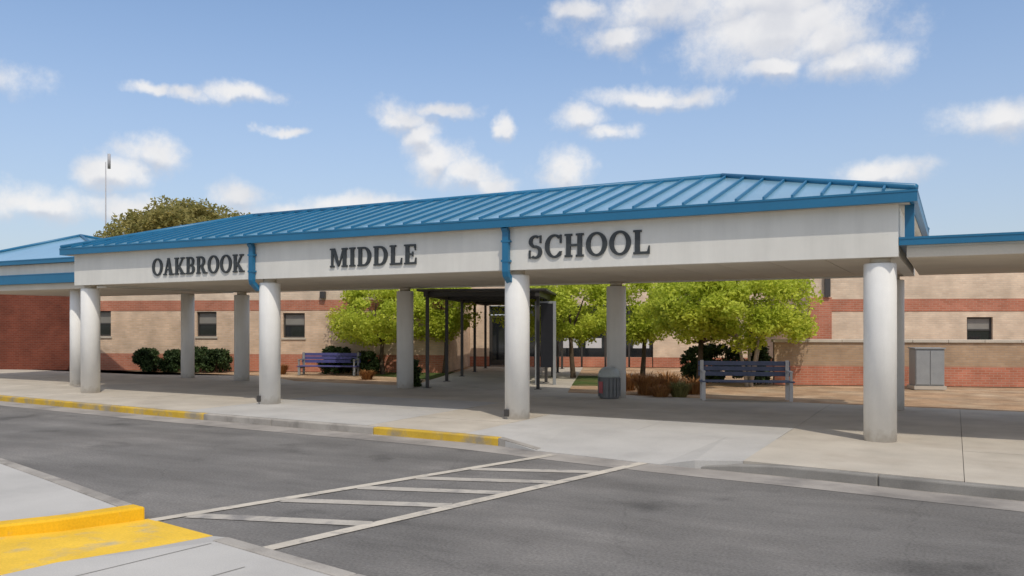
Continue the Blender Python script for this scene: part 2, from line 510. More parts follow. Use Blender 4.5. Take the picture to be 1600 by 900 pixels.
# ------------------------------------------------------------------ helpers
class MB:
    """Collects simple shapes and links them as ONE mesh object."""

    def __init__(s):
        s.v, s.f, s.sm = [], [], []

    def add(s, vs, fs, smooth=False):
        o = len(s.v)
        s.v += [tuple(p) for p in vs]
        for f in fs:
            s.f.append(tuple(i + o for i in f))
            s.sm.append(smooth)
        return s

    def box(s, x0, x1, y0, y1, z0, z1):
        v = [(x, y, z) for z in (z0, z1) for y in (y0, y1) for x in (x0, x1)]
        return s.add(v, [(0, 2, 3, 1), (4, 5, 7, 6), (0, 1, 5, 4), (2, 6, 7, 3), (0, 4, 6, 2), (1, 3, 7, 5)])

    def prism(s, poly, z0, z1, zt=None):
        """poly: list of (x, y), counter-clockwise; zt optional per-vertex top heights."""
        n = len(poly)
        v = [(x, y, z0) for x, y in poly] + [(x, y, (zt[i] if zt else z1)) for i, (x, y) in enumerate(poly)]
        f = [tuple(range(n - 1, -1, -1)), tuple(range(n, 2 * n))]
        f += [(i, (i + 1) % n, n + (i + 1) % n, n + i) for i in range(n)]
        return s.add(v, f)

    def slab3(s, pts, t):
        """a sheet through 3-D points (ccw from above), thickness t downwards."""
        n = len(pts)
        v = [(x, y, z - t) for x, y, z in pts] + list(pts)
        f = [tuple(range(n - 1, -1, -1)), tuple(range(n, 2 * n))]
        f += [(i, (i + 1) % n, n + (i + 1) % n, n + i) for i in range(n)]
        return s.add(v, f)

    def lathe(s, prof, cx=0, cy=0, n=32, caps=True):
        v, f = [], []
        for r, z in prof:
            for k in range(n):
                a = 2 * pi * k / n
                v.append((cx + r * cos(a), cy + r * sin(a), z))
        for j in range(len(prof) - 1):
            for k in range(n):
                a, b = j * n + k, j * n + (k + 1) % n
                f.append((a, b, b + n, a + n))
        s.add(v, f, True)
        if caps:
            o = len(s.v) - len(v)
            s.f.append(tuple(o + k for k in range(n - 1, -1, -1)))
            s.sm.append(False)
            s.f.append(tuple(o + (len(prof) - 1) * n + k for k in range(n)))
            s.sm.append(False)
        return s

    def tube(s, path, radii, n=8):
        path = [Vector(p) for p in path]
        v, f = [], []
        for i, p in enumerate(path):
            d = (path[min(i + 1, len(path) - 1)] - path[max(i - 1, 0)]).normalized()
            u = d.orthogonal().normalized()
            if abs(d.z) > 0.5:
                u = (Vector((1, 0, 0)) - d * d.x).normalized()
            w = d.cross(u)
            r = radii[i] if isinstance(radii, (list, tuple)) else radii
            for k in range(n):
                a = 2 * pi * k / n
                v.append(p + u * r * cos(a) + w * r * sin(a))
        for j in range(len(path) - 1):
            for k in range(n):
                a, b = j * n + k, j * n + (k + 1) % n
                f.append((a, b, b + n, a + n))
        f.append(tuple(range(n - 1, -1, -1)))
        f.append(tuple((len(path) - 1) * n + k for k in range(n)))
        return s.add(v, f, True)

    def sweep_rect(s, path, w, h):
        """a bar of section w (sideways) by h along a path in the y-z plane (x constant)."""
        v, f = [], []
        P = [Vector(p) for p in path]
        for i, p in enumerate(P):
            d = (P[min(i + 1, len(P) - 1)] - P[max(i - 1, 0)]).normalized()
            nrm = Vector((1, 0, 0)).cross(d).normalized()
            for a, b in ((-1, -1), (1, -1), (1, 1), (-1, 1)):
                v.append(p + Vector((1, 0, 0)) * a * w / 2 + nrm * b * h / 2)
        for j in range(len(P) - 1):
            for k in range(4):
                a, b = j * 4 + k, j * 4 + (k + 1) % 4
                f.append((a, b, b + 4, a + 4))
        f += [(3, 2, 1, 0), tuple((len(P) - 1) * 4 + k for k in range(4))]
        return s.add(v, f)

    def build(s, name, mat, parent=None, world_xy=False, bevel=0.0):
        me = bpy.data.meshes.new(name)
        v = s.v
        if world_xy and parent:
            L = parent.location
            v = [(x - L.x, y - L.y, z - L.z) for x, y, z in v]
        me.from_pydata(v, [], s.f)
        me.materials.append(MT[mat] if isinstance(mat, str) else mat)
        for p, sm in zip(me.polygons, s.sm):
            p.use_smooth = sm
        me.update()
        o = bpy.data.objects.new(name, me)
        COL.objects.link(o)
        if parent:
            o.parent = parent
        if bevel:
            b = o.modifiers.new('bevel', 'BEVEL')
            b.width = bevel
            b.segments = 2
            b.limit_method = 'ANGLE'
            b.angle_limit = radians(50)
        return o


def tag(o, label=None, cat=None, group=None, kind=None):
    for k, v in (('label', label), ('category', cat), ('group', group), ('kind', kind)):
        if v:
            o[k] = v
    return o


def thing(name, label, cat, loc=(0, 0, 0), rz=0.0, group=None):
    o = bpy.data.objects.new(name, None)
    COL.objects.link(o)
    o.location = loc
    o.rotation_euler = (0, 0, rz)
    o.empty_display_size = 0.3
    return tag(o, label, cat, group)


def inst(src, name, parent, loc=(0, 0, 0), rz=0.0, scale=None):
    """another part that shares the mesh of src"""
    o = src.copy()
    o.name = name
    COL.objects.link(o)
    o.parent = parent
    o.location = loc
    o.rotation_euler = (0, 0, rz)
    if scale:
        o.scale = scale
    return o


G = radians(20.5)                      # the school building stands turned by this against the canopy


def Bw(a, d):
    return (a * cos(G) - d * sin(G), a * sin(G) + d * cos(G))


# ------------------------------------------------------------------ ground, road, pavements
ROAD_Z = -0.13
g_ = MB().add([(-2500, -2500, -0.32), (2500, -2500, -0.32), (2500, 2500, -0.32), (-2500, 2500, -0.32)], [(0, 1, 2, 3)])
tag(g_.build('ground', 'earth'), kind='structure')

FAR = [(-70, 15.2), (-44, 14.2), (-30, 13.3), (-18.6, 12.45), (-14.85, 12.17), (-11.8, 12.03), (-8.74, 11.95), (-6.9, 11.86),
       (-6.2, 11.75), (-5.5, 11.6), (-3.4, 11.27), (-2.5, 11.2), (-1.7, 11.14), (-0.34, 10.96), (4, 10.55), (12, 9.9), (40, 8.4)]
NEAR = [(-70, 11.6), (-40, 10.6), (-20, 8.7), (-14, 7.5), (-9.3, 6.26), (-7.15, 5.66), (-5.92, 5.5), (-5.42, 5.2), (-3.79, 4.89),
        (-2, 4.68), (2, 4.45), (10, 4.3), (40, 4.3)]


def lerp_line(line, x):
    for (x0, y0), (x1, y1) in zip(line, line[1:]):
        if x0 <= x <= x1:
            return y0 + (y1 - y0) * (x - x0) / (x1 - x0)
    return line[0][1] if x < line[0][0] else line[-1][1]


rb = MB()
xs = sorted(set([p[0] for p in FAR] + [p[0] for p in NEAR]))
vs, fs = [], []
for x in xs:
    vs += [(x, lerp_line(NEAR, x) - 0.3, ROAD_Z), (x, lerp_line(FAR, x) + 0.3, ROAD_Z)]
for i in range(len(xs) - 1):
    fs.append((2 * i, 2 * i + 2, 2 * i + 3, 2 * i + 1))
rb.add(vs, fs)
road = tag(rb.build('road', 'asphalt'), kind='structure')

# gutter pan along the far kerb
gb = MB()
vs, fs = [], []
gx = [x / 2 for x in range(-140, 81)]
for x in gx:
    y = lerp_line(FAR, x)
    vs += [(x, y - 0.62, ROAD_Z + 0.004), (x, y + 0.1, ROAD_Z + 0.004)]
for i in range(len(gx) - 1):
    fs.append((2 * i, 2 * i + 2, 2 * i + 3, 2 * i + 1))
tag(gb.add(vs, fs).build('gutter_pan', 'gutter'), kind='structure')


def strip(p, q, w, z=ROAD_Z + 0.009):
    p, q = Vector((*p, 0)), Vector((*q, 0))
    n = (q - p).normalized().cross(Vector((0, 0, 1))) * w / 2
    return MB().add([(*(p + n).xy, z), (*(q + n).xy, z), (*(q - n).xy, z), (*(p - n).xy, z)], [(0, 1, 2, 3)])


strip((-6.92, 5.64), (-5.20, 11.35), 0.14).build('crossing_line', 'line', road)
strip((-5.22, 5.22), (-3.76, 11.45), 0.15).build('crossing_line', 'line', road)
for (p, q) in (((-6.62, 5.98), (-5.13, 6.52)), ((-6.29, 7.0), (-4.87, 7.60)), ((-6.0, 7.97), (-4.64, 8.48)),
               ((-5.73, 8.82), (-4.44, 9.34)), ((-5.47, 9.72), (-4.22, 10.26))):
    a = Vector((-6.92 + (p[1] - 5.64) * 0.3012 + 0.05, p[1]))
    b = Vector((-5.22 + (q[1] + 0.05 - 5.22) * 0.2343 - 0.05, q[1] + 0.05))
    strip(a, b, 0.20, ROAD_Z + 0.007).build('crossing_stripe', 'line_faint', road)

# far kerb, section by section
kerb = tag(thing('kerb', None, None), kind='structure')
KS = [(-46, -42.3), (-42.3, -38.6), (-38.6, -34.9), (-34.9, -31.2), (-31.2, -27.5), (-27.5, -24.4), (-24.4, -21.4), (-21.4, -18.4),
      (-18.4, -15.9), (-15.9, -13.3), (-13.3, -11.4), (-11.4, -8.95), (-8.95, -6.35), (-3.1, -0.8), (-0.8, 1.6), (1.6, 4.6),
      (4.6, 7.6), (7.6, 10.6), (10.6, 14)]
for i, (x0, x1) in enumerate(KS):
    yel = (-27 < x0 < -13.4) or (-9 < x0 < -6)
    n = 4
    xx = [x0 + 0.003 + (x1 - x0 - 0.006) * k / n for k in range(n + 1)]
    poly = [(x, lerp_line(FAR, x)) for x in xx] + [(x, lerp_line(FAR, x) + 0.16) for x in reversed(xx)]
    zt = [(-0.105 + 0.105 * min(1, (p[0] - x0) / 0.9) if x0 == -3.1 else 0.0) for p in poly]
    MB().prism(poly, ROAD_Z - 0.15, 0.0, zt).build('kerb_section', 'yellow_worn' if yel else ('kerb_grey' if x0 > -3.2 else 'kerb'),
                                             kerb, bevel=0.02)

for x0, x1, za, zb, mt in ((-6.344, -5.6, 0.0, -0.105, 'kerb'), (-3.55, -3.106, -0.118, -0.105, 'kerb_grey')):
    ps = [(x0, lerp_line(FAR, x0)), (x1, lerp_line(FAR, x1)), (x1, lerp_line(FAR, x1) + 0.16), (x0, lerp_line(FAR, x0) + 0.16)]
    MB().prism(ps, ROAD_Z - 0.15, 0, [za, zb, zb, za]).build('kerb_section', mt, kerb)

# far sidewalk of concrete slabs, the plaza under the canopy
sidewalk = MB()
vs, fs = [], []
sx = [-60, -30, -18, -12, -9.2, -7.1, -2.4, 0, 5, 12, 30]
for x in sx:
    y0 = lerp_line(FAR, x) + 0.3
    if -7.2 < x < -2.3:
        y0 = 13.752
    vs += [(x, y0, -0.014), (x, 20.55, -0.014)]
for i in range(len(sx) - 1):
    fs.append((2 * i, 2 * i + 2, 2 * i + 3, 2 * i + 1))
sidewalk = tag(sidewalk.add(vs, fs).build('sidewalk', 'kerb_grey'), kind='structure')
XC = [-46, -42, -38, -34, -30.5, -27, -23.8, -20.6, -17.4, -14.1, -11.65, -9.2, -7.1, -4.75, -2.45, 0.1, 2.8, 5.6, 8.6, 12]
YC = [None, 13.75, 15.4, 17.1, 18.8, 20.5]
gp = 0.004
for i in range(len(XC) - 1):
    for j in range(len(YC) - 1):
        x0, x1 = XC[i] + gp, XC[i + 1] - gp
        y0, y1 = YC[j], YC[j + 1] - gp
        if j == 0 and -7.2 < x0 < -2.5:
            continue                                       # the ramp takes this place
        if y0 is None:
            poly = [(x0, lerp_line(FAR, x0) + 0.172), (x1, lerp_line(FAR, x1) + 0.172), (x1, y1), (x0, y1)]
        else:
            poly = [(x0, y0 + gp), (x1, y0 + gp), (x1, y1), (x0, y1)]
        pale = (-14.2 < x0 < -9.3 and j < 3) or (-7.2 < x0 < -2.5 and j < 2)
        dz = 0.0 if pale else random.uniform(-0.003, 0.003)
        MB().prism(poly, -0.12, dz).build('slab', 'concrete_new' if pale else 'concrete', sidewalk)

# dropped kerb and its apron
ramp = MB()
R = [(-7.1, 11.87 + 0.16, 0), (-6.3, 11.77, -0.02), (-5.6, 11.58, -0.118), (-3.55, 11.26, -0.118), (-3.05, 11.22, -0.02), (-2.45, 11.2 + 0.16, 0),
     (-2.45, 13.7525, 0), (-3.2, 13.7525, 0), (-6.0, 13.7525, 0), (-7.1, 13.7525, 0)]
ramp.add(R + [(x, y, -0.25) for x, y, z in R],
         [(2, 3, 7, 8), (1, 2, 8), (0, 1, 8, 9), (3, 4, 7), (4, 5, 6, 7)] +
         [((i + 1) % 10, i, i + 10, (i + 1) % 10 + 10) for i in range(10)])
tag(ramp.build('kerb_ramp', 'concrete_new'), kind='structure')

# near sidewalk: concrete, a painted ramp sunk into it, a kerb along the road
ns = MB()
ns.prism([(-40, 10.4), (-40, -14), (-9.6, -14), (-9.3, 1.2), (-7.44, 4.98), (-7.21, 5.50), (-9.36, 6.10), (-14.05, 7.34), (-20, 8.53)],
         -0.25, 0.0)
ns.prism([(-9.594, -14), (9, -14), (9, 4.14), (2, 4.28), (-2, 4.51), (-3.82, 4.72), (-5.38, 5.02), (-5.96, 4.0), (-6.3, 1.2), (-9.294, 1.2)],
         -0.25, 0.0)
ns.add([(-5.96, 4.0, 0.0), (-5.38, 5.02, 0.0), (-5.42, 5.2, -0.01), (-5.92, 5.5, -0.124), (-5.93, 4.95, -0.085)],
       [(0, 1, 4), (1, 2, 3, 4)])
near_walk = tag(ns.build('near_sidewalk', 'concrete_new'), kind='structure')
for (p, q) in (((-5.36, 4.96), (-5.9, 1.0)), ((-4.62, 4.60), (-5.1, 1.0)), ((-3.2, 4.40), (-3.6, 1.0))):
    strip(p, q, 0.012, 0.003).build('score_line', 'kerb_grey', near_walk)
yr = MB()
YR = [(-9.294, 1.2, 0.004), (-6.3, 1.2, 0.004), (-5.96, 4.0, 0.0), (-5.93, 4.95, -0.085), (-5.92, 5.5, -0.122), (-7.0, 5.68, -0.122), (-7.25, 4.9, -0.11)]
yr.slab3(YR, 0.15)
yr.build('ramp_surface', 'yellow', near_walk)
fc = MB()
fc.slab3([(-9.294, 1.205, 0.012), (-7.24, 4.9, 0.008), (-6.99, 5.63, 0.008), (-7.21, 5.675, 0.004), (-7.42, 4.985, 0.008), (-9.5, 1.3, 0.012)], 0.20)
fc.build('ramp_kerb', 'yellow_deep', near_walk, bevel=0.02)
for seg in (NEAR[0:3], NEAR[2:5], [NEAR[4], (-7.23, 5.685)], [(-5.42, 5.2), NEAR[8]], NEAR[8:11], NEAR[10:12]):
    w = 0.155
    kb = []
    for (x, y) in seg:
        kb.append((x, y, 0))
    out = [(x, y) for x, y, _ in kb]
    inn = [(x - 0.03, y - w) for x, y, _ in kb]
    MB().prism(inn + out[::-1], -0.28, 0.004).build('kerb_section', 'kerb', near_walk, bevel=0.025)

# courtyard behind the canopy: beds of pine straw, a concrete path, a patch of lawn
court = MB()
court.prism([(-60, 20.56), (40, 20.56), (40, 70), (-60, 70)], -0.2, -0.02)
tag(court.build('planting_bed', 'mulch'), kind='structure')
pth = MB()
P = [Bw(-5.9, 22.0), Bw(-1.3, 22.0), Bw(-1.3, 35.5), Bw(-5.9, 35.5)]
P[0] = (-14.0, 20.56)
P[1] = (-9.0, 20.56)
tag(pth.prism(P, -0.15, 0.0).build('courtyard_path', 'concrete'), kind='structure')
apron = MB().prism([Bw(-24, 28.2), Bw(-12.2, 28.2), (-18.5, 20.57), (-60, 20.57)], -0.15, -0.004)
tag(apron.build('courtyard_pavement', 'concrete'), kind='structure')
lw = MB().prism([Bw(-9.2, 29.6), Bw(-6.0, 27.2), Bw(-6.0, 31.5), Bw(-9.2, 32.5)], -0.1, 0.0)
tag(lw.build('lawn', 'grass'), kind='structure')
lw = MB().prism([Bw(-1.25, 25.2), Bw(0.9, 25.2), Bw(0.9, 29.8), Bw(-1.25, 29.8)], -0.1, 0.0)
tag(lw.build('lawn', 'grass'), kind='structure')

# ------------------------------------------------------------------ the entrance canopy
CX0, CX1, CY0, CY1 = -20.26, -0.74, 14.10, 20.10           # outside of the fascia
can = thing('entrance_canopy', 'long entrance canopy with blue standing seam roof, pale sign fascia and round white columns', 'canopy',
            ((CX0 + CX1) / 2, (CY0 + CY1) / 2, 0))
CL = can.location
cp = MB().lathe([(0.238, 0.0), (0.238, 2.735), (0.225, 2.75)], n=40).build('column', 'column', can)
nk = MB().lathe([(0.15, 2.752), (0.15, 2.855)], n=24).build('neck', 'soffit', cp)
colx = [-20.02 + 6.335 * k for k in range(4)]
COLS = [(x, 14.40) for x in colx] + [(x, 19.80) for x in colx]
COLO = []
for i, (x, y) in enumerate(COLS):
    c = cp if i == 0 else inst(cp, 'column', can)
    c.location = (x - CL.x - (0.15 if i == 7 else 0), y - CL.y, 0)
    if i:
        inst(nk, 'neck', c)
    COLO.append(c)
for k in (1, 2):                                            # drain outlet at the foot of the two columns with downspouts
    dr = MB().box(-0.155, -0.055, -0.262, -0.16, 0.055, 0.19)
    dr.build('drain_outlet', 'dark', COLO[k], bevel=0.008)

FB, FT = 2.83, 3.62
BAYS = [(-20.26, -13.86), (-13.86, -7.36), (-7.36, -0.74)]
FP = []
for x0, x1 in BAYS:
    p = MB().box(x0 + 0.003, x1 - 0.003, CY0, CY0 + 0.2, FB, FT).build('fascia_panel', 'stucco', can, True)
    FP.append(p)
    MB().box(x0 + 0.003, x1 - 0.003, CY1 - 0.2, CY1, FB, FT).build('fascia_panel', 'stucco', can, True)
for xa, xb in ((CX0, CX0 + 0.2), (CX1 - 0.2, CX1)):
    MB().box(xa, xb, CY0 + 0.203, CY1 - 0.203, FB + 0.002, FT - 0.002).build('fascia_panel', 'stucco', can, True)
ny = 6
for i in range(21):
    xa = CX0 + 0.203 + (CX1 - CX0 - 0.406) * i / 21
    xb = CX0 + 0.203 + (CX1 - CX0 - 0.406) * (i + 1) / 21
    MB().box(xa + 0.008, xb - 0.008, CY0 + 0.206, CY1 - 0.206, 2.858, 2.875).build('soffit_panel', 'soffit', can, True)
MB().box(CX0 + 0.21, CX1 - 0.21, CY0 + 0.21, CY1 - 0.21, 2.885, 2.90).build('ceiling_deck', 'dark', can, True)

# standing seam roof
EX0, EX1, EY0, EY1, EZ = -20.58, -0.50, 13.93, 20.27, 3.80
RY, RZ_ = 17.10, 4.77
RX0, RX1 = -16.85, -4.10


def roof_frac(t, t0, t1, h0, h1):
    return max(0.0, min(1.0, (t - t0) / h0, (t1 - t) / h1))


def front_slope(e0, e1, k0, k1, edge, ridge, swap, n):
    """panels and seams of one roof slope; t runs along the eave, the other axis up the slope."""
    pw = (e1 - e0) / n
    cuts = [e0 + pw * k for k in range(n + 1)]

    def pt(t, f, dz=0.0):
        u = edge + (ridge - edge) * f
        z = EZ + (RZ_ - EZ) * f + dz
        return (u, t, z) if swap else (t, u, z)
    for a, b in zip(cuts, cuts[1:]):
        fr = lambda t: roof_frac(t, e0, e1, k0 - e0, e1 - k1)
        ts = [b] + [t for t in sorted((k0, k1), reverse=True) if a + 1e-4 < t < b - 1e-4] + [a]
        low = [pt(a, 0), pt(b, 0)]
        top = [pt(t, fr(t)) for t in ts if fr(t) > 1e-4]
        pts = low + top
        flip = (ridge - edge) < 0
        if swap != flip:
            pts = pts[::-1]
        MB().slab3(pts, 0.02).build('roof_panel', 'blue_roof', can, True)
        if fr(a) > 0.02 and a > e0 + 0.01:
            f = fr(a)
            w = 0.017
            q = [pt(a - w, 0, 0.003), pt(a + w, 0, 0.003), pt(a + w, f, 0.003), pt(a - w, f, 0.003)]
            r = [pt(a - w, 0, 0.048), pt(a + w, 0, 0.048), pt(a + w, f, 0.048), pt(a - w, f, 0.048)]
            MB().add(q + r, [(0, 1, 5, 4), (1, 2, 6, 5), (2, 3, 7, 6), (3, 0, 4, 7), (4, 5, 6, 7)]).build('roof_seam', 'blue_trim', can, True)  # dark trim colour on the seams paints in their shading lines


front_slope(EX0, EX1, RX0, RX1, EY0, RY, False, 46)
front_slope(EX0, EX1, RX0, RX1, EY1, RY, False, 46)
front_slope(EY0, EY1, RY, RY, EX1, RX1, True, 15)
front_slope(EY0, EY1, RY, RY, EX0, RX0, True, 15)
MB().tube([(RX0, RY, RZ_ + 0.02), (RX1, RY, RZ_ + 0.02)], 0.055, 6).build('ridge_cap', 'blue_trim', can, True)
for (x, y, rx) in ((EX0, EY0, RX0), (EX0, EY1, RX0), (EX1, EY0, RX1), (EX1, EY1, RX1)):
    MB().tube([(x, y, EZ + 0.03), (rx, RY, RZ_ + 0.025)], 0.055, 6).build('hip_cap', 'blue_trim', can, True)


def gutter_run(parent, x0, x1, y0, y1, z0, z1, t=0.1, mat='blue_trim', world=True):
    """a box gutter round a rectangle: four butted runs"""
    for b in ((x0, x1, y0, y0 + t), (x0, x1, y1 - t, y1), (x0, x0 + t, y0 + t + 0.002, y1 - t - 0.002), (x1 - t, x1, y0 + t + 0.002, y1 - t - 0.002)):
        m = MB().box(*b, z0, z1)
        m.box(b[0] - 0.006, b[1] + 0.006, b[2] - 0.008, b[3] + 0.006, z1 - 0.03, z1 + 0.002)
        m.build('gutter', mat, parent, world)


gutter_run(can, -20.60, -0.48, 13.91, 20.29, 3.625, 3.80)
MB().box(-20.49, -0.59, 14.02, 20.18, 3.622, 3.64).build('eave_soffit', 'soffit', can, True)
for x in (-13.88, -7.40):
    d = MB().sweep_rect([(x, 13.97, 3.63), (x, 14.035, 3.54), (x, 14.035, 2.80), (x, 14.05, 2.74), (x, 14.24, 2.60)], 0.125, 0.09).build('downspout', 'blue_trim', can, True)
    for z in (3.35, 2.98):
        MB().box(x - 0.085, x + 0.085, 13.983, 14.097, z, z + 0.04).build('bracket', 'blue_trim', d, False)
        d.children[-1].location = (-CL.x, -CL.y, 0)
d = MB().sweep_rect([(-0.60, 14.32, 3.63), (-0.60, 14.32, 3.127)], 0.13, 0.10).build('downspout', 'blue_trim', can, True)


# ---- slab-serif letters
TK, TN, SR = 0.205, 0.10, 0.085       # thick, thin, serif height (cap height = 1)


def ring(cx, cy, rx, ry, tx, ty, a0, a1, n=26):
    """part of a ring with contrast: outer ellipse rx, ry, inner rx-tx, ry-ty; angles in degrees, ccw."""
    out, inn = [], []
    for k in range(n + 1):
        a = radians(a0 + (a1 - a0) * k / n)
        out.append((cx + rx * cos(a), cy + ry * sin(a)))
        inn.append((cx + (rx - tx) * cos(a), cy + (ry - ty) * sin(a)))
    return [[out[k], out[k + 1], inn[k + 1], inn[k]] for k in range(n)]


def rc(x0, x1, y0, y1):
    return [[(x0, y0), (x1, y0), (x1, y1), (x0, y1)]]


def stem(x, w=TK, y0=0.0, y1=1.0, e=0.075, top=True, bot=True):
    q = rc(x, x + w, y0, y1)
    if bot:
        q += rc(x - e, x + w + e, y0, y0 + SR)
    if top:
        q += rc(x - e, x + w + e, y1 - SR, y1)
    return q


def letter(ch):
    """-> (list of convex polygons, advance width)"""
    if ch == 'O':
        return ring(0.49, 0.5, 0.47, 0.52, 0.20, 0.10, 0, 360, 40), 0.98
    if ch == 'C':
        q = ring(0.47, 0.5, 0.45, 0.52, 0.20, 0.10, 48, 318, 34)
        q += rc(0.72, 0.80, 0.62, 0.99) + [[(0.60, 0.05), (0.74, 0.07), (0.82, 0.27), (0.70, 0.27)]]
        return q, 0.86
    if ch == 'S':
        q = ring(0.37, 0.735, 0.31, 0.285, 0.17, 0.10, 50, 270, 22)
        q += ring(0.37, 0.275, 0.33, 0.295, 0.18, 0.10, -130, 90, 22)
        q += [[(0.17, 0.60), (0.37, 0.45), (0.52, 0.42), (0.42, 0.57)]]
        q += rc(0.58, 0.66, 0.66, 1.0) + rc(0.06, 0.14, 0.0, 0.36)
        return q, 0.76
    if ch == 'H':
        return stem(0.10) + stem(0.62) + rc(0.305, 0.62, 0.455, 0.555), 0.93
    if ch == 'L':
        return stem(0.10) + rc(0.305, 0.72, 0.0, 0.10) + [[(0.62, 0.10), (0.72, 0.10), (0.72, 0.34), (0.68, 0.34)]], 0.76
    if ch == 'E':
        return (stem(0.10) + rc(0.305, 0.70, 0.0, 0.10) + rc(0.305, 0.67, 0.90, 1.0) + rc(0.305, 0.52, 0.46, 0.55) +
                rc(0.47, 0.53, 0.38, 0.63) + [[(0.61, 0.10), (0.70, 0.10), (0.70, 0.32), (0.66, 0.32)],
                                              [(0.63, 0.69), (0.67, 0.69), (0.67, 0.90), (0.58, 0.90)]]), 0.75
    if ch == 'D':
        return stem(0.10, e=0.06) + rc(0.305, 0.42, 0.0, 0.10) + rc(0.305, 0.42, 0.90, 1.0) + ring(0.42, 0.5, 0.43, 0.5, 0.20, 0.10, -90, 90, 26), 0.90
    if ch == 'I':
        return stem(0.11), 0.43
    if ch == 'M':
        q = stem(0.08, 0.12) + stem(0.80, TK)
        q += [[(0.08, 1.0), (0.30, 1.0), (0.60, 0.10), (0.50, 0.02)], [(0.50, 0.02), (0.60, 0.10), (0.92, 1.0), (0.80, 1.0)]]
        return q, 1.10
    if ch == 'A':
        q = [[(0.08, 0.0), (0.20, 0.0), (0.50, 1.0), (0.40, 1.0)], [(0.58, 0.0), (0.82, 0.0), (0.53, 1.0), (0.36, 1.0)]]
        q += rc(0.26, 0.64, 0.28, 0.37) + rc(0.0, 0.30, 0.0, SR) + rc(0.51, 0.92, 0.0, SR)
        return q, 0.93
    if ch == 'K':
        q = stem(0.10) + [[(0.305, 0.36), (0.38, 0.30), (0.80, 0.94), (0.66, 0.94)], [(0.42, 0.58), (0.40, 0.42), (0.62, 0.04), (0.88, 0.04)]]
        q += rc(0.56, 0.90, 1 - SR, 1.0) + rc(0.54, 0.95, 0.0, SR)
        return q, 0.95
    if ch == 'B':
        q = stem(0.10, e=0.06) + rc(0.305, 0.44, 0.0, 0.10) + rc(0.305, 0.44, 0.90, 1.0) + rc(0.305, 0.44, 0.47, 0.56)
        q += ring(0.44, 0.735, 0.29, 0.265, 0.18, 0.10, -90, 90, 18) + ring(0.44, 0.28, 0.34, 0.28, 0.20, 0.10, -90, 90, 18)
        return q, 0.84
    if ch == 'R':
        q = stem(0.10) + rc(0.305, 0.44, 0.90, 1.0) + rc(0.305, 0.44, 0.42, 0.51)
        q += ring(0.44, 0.71, 0.32, 0.29, 0.19, 0.10, -90, 90, 18) + [[(0.40, 0.44), (0.56, 0.46), (0.86, 0.0), (0.62, 0.0)]]
        q += rc(0.62, 0.95, 0.0, SR)
        return q, 0.93


def word(text, x0, x1, z0, h, panel):
    adv = [letter(c)[1] for c in text]
    gap = 0.06
    tot = sum(adv) + gap * (len(text) - 1)
    k = (x1 - x0) / tot
    x = x0
    for c, a in zip(text, adv):
        polys, _ = letter(c)
        m = MB()
        for i, p in enumerate(polys):
            area = sum(p[j][0] * p[(j + 1) % len(p)][1] - p[(j + 1) % len(p)][0] * p[j][1] for j in range(len(p)))
            if area < 0:
                p = p[::-1]
            yf = CY0 - 0.030 - 0.0006 * (i % 5)
            f = [(x + px * k, yf, z0 + pz * h) for px, pz in p]
            b = [(vx, CY0 - 0.002, vz) for vx, _, vz in f]
            n = len(p)
            m.add(f + b, [tuple(range(n))] + [((j + 1) % n, j, n + j, n + (j + 1) % n) for j in range(n)])
        o = m.build('letter', 'letter', None)
        o.parent = panel
        o.location = (-CL.x, -CL.y, 0)
        x += (a + gap) * k


word('OAKBROOK', -17.24, -14.16, 3.00, 0.41, FP[0])
word('MIDDLE', -11.67, -9.44, 3.02, 0.40, FP[1])
word('SCHOOL', -6.97, -4.60, 3.03, 0.42, FP[2])


# ------------------------------------------------------------------ lower canopies at both ends
def flat_canopy(name, label, x0, x1, y0, y1, z0, z1, cols, group=None):
    t = thing(name, label, 'canopy', ((x0 + x1) / 2, (y0 + y1) / 2, 0), group=group)
    MB().box(x0 + 0.102, x1 - 0.102, y0 + 0.102, y1 - 0.102, z0 + 0.02, z1 - 0.05).build('roof_deck', 'stucco', t, True)
    gutter_run(t, x0, x1, y0, y1, z0 + 0.05, z1)
    MB().box(x0 + 0.1, x1 - 0.1, y0 + 0.1, y1 - 0.1, z0 - 0.13, z0 + 0.018).build('beam', 'soffit', t, True)
    for (x, y) in cols:
        MB().lathe([(0.20, 0), (0.20, z0 - 0.132)], x, y, 28).build('column', 'column', t, True)
    return t


flat_canopy('side_canopy', 'low flat walkway canopy with blue edge joining the right end of the entrance canopy', -0.735, 14, 14.12, 19.6, 2.95, 3.12,
            [(4.2, 15.1), (9.5, 15.1), (4.2, 19.0), (9.5, 19.0)])

pv = thing('pavilion', 'smaller pavilion with blue pyramid roof beyond the left end of the entrance canopy', 'pavilion', (-26.3, 18.3, 0))
px0, px1, py0, py1 = -28.9, -20.65, 15.3, 20.45
pcx, pcy = -25.1, 17.7
CN = [(px0, py0), (px1, py0), (px1, py1), (px0, py1)]
for k in range(4):
    (ax, ay), (bx, by) = CN[k], CN[(k + 1) % 4]
    n = 12
    for i in range(n):
        f0, f1 = i / n, (i + 1) / n
        g0, g1 = 1 - abs(2 * f0 - 1), 1 - abs(2 * f1 - 1)

        def pt(f, g):
            ex, ey = ax + (bx - ax) * f, ay + (by - ay) * f
            mx_, my_ = (ax + bx) / 2, (ay + by) / 2
            return (ex + (pcx - mx_) * g, ey + (pcy - my_) * g, 3.74 + 0.96 * g)
        pts = [pt(f0, 0), pt(f1, 0)] + ([pt(f1, g1)] if g1 > 0 else []) + ([pt(f0, g0)] if g0 > 0 else [])
        MB().slab3(pts, 0.02).build('roof_panel', 'blue_roof', pv, True)
    MB().tube([(ax, ay, 3.77), (pcx, pcy, 4.72)], 0.05, 6).build('hip_cap', 'blue_trim', pv, True)
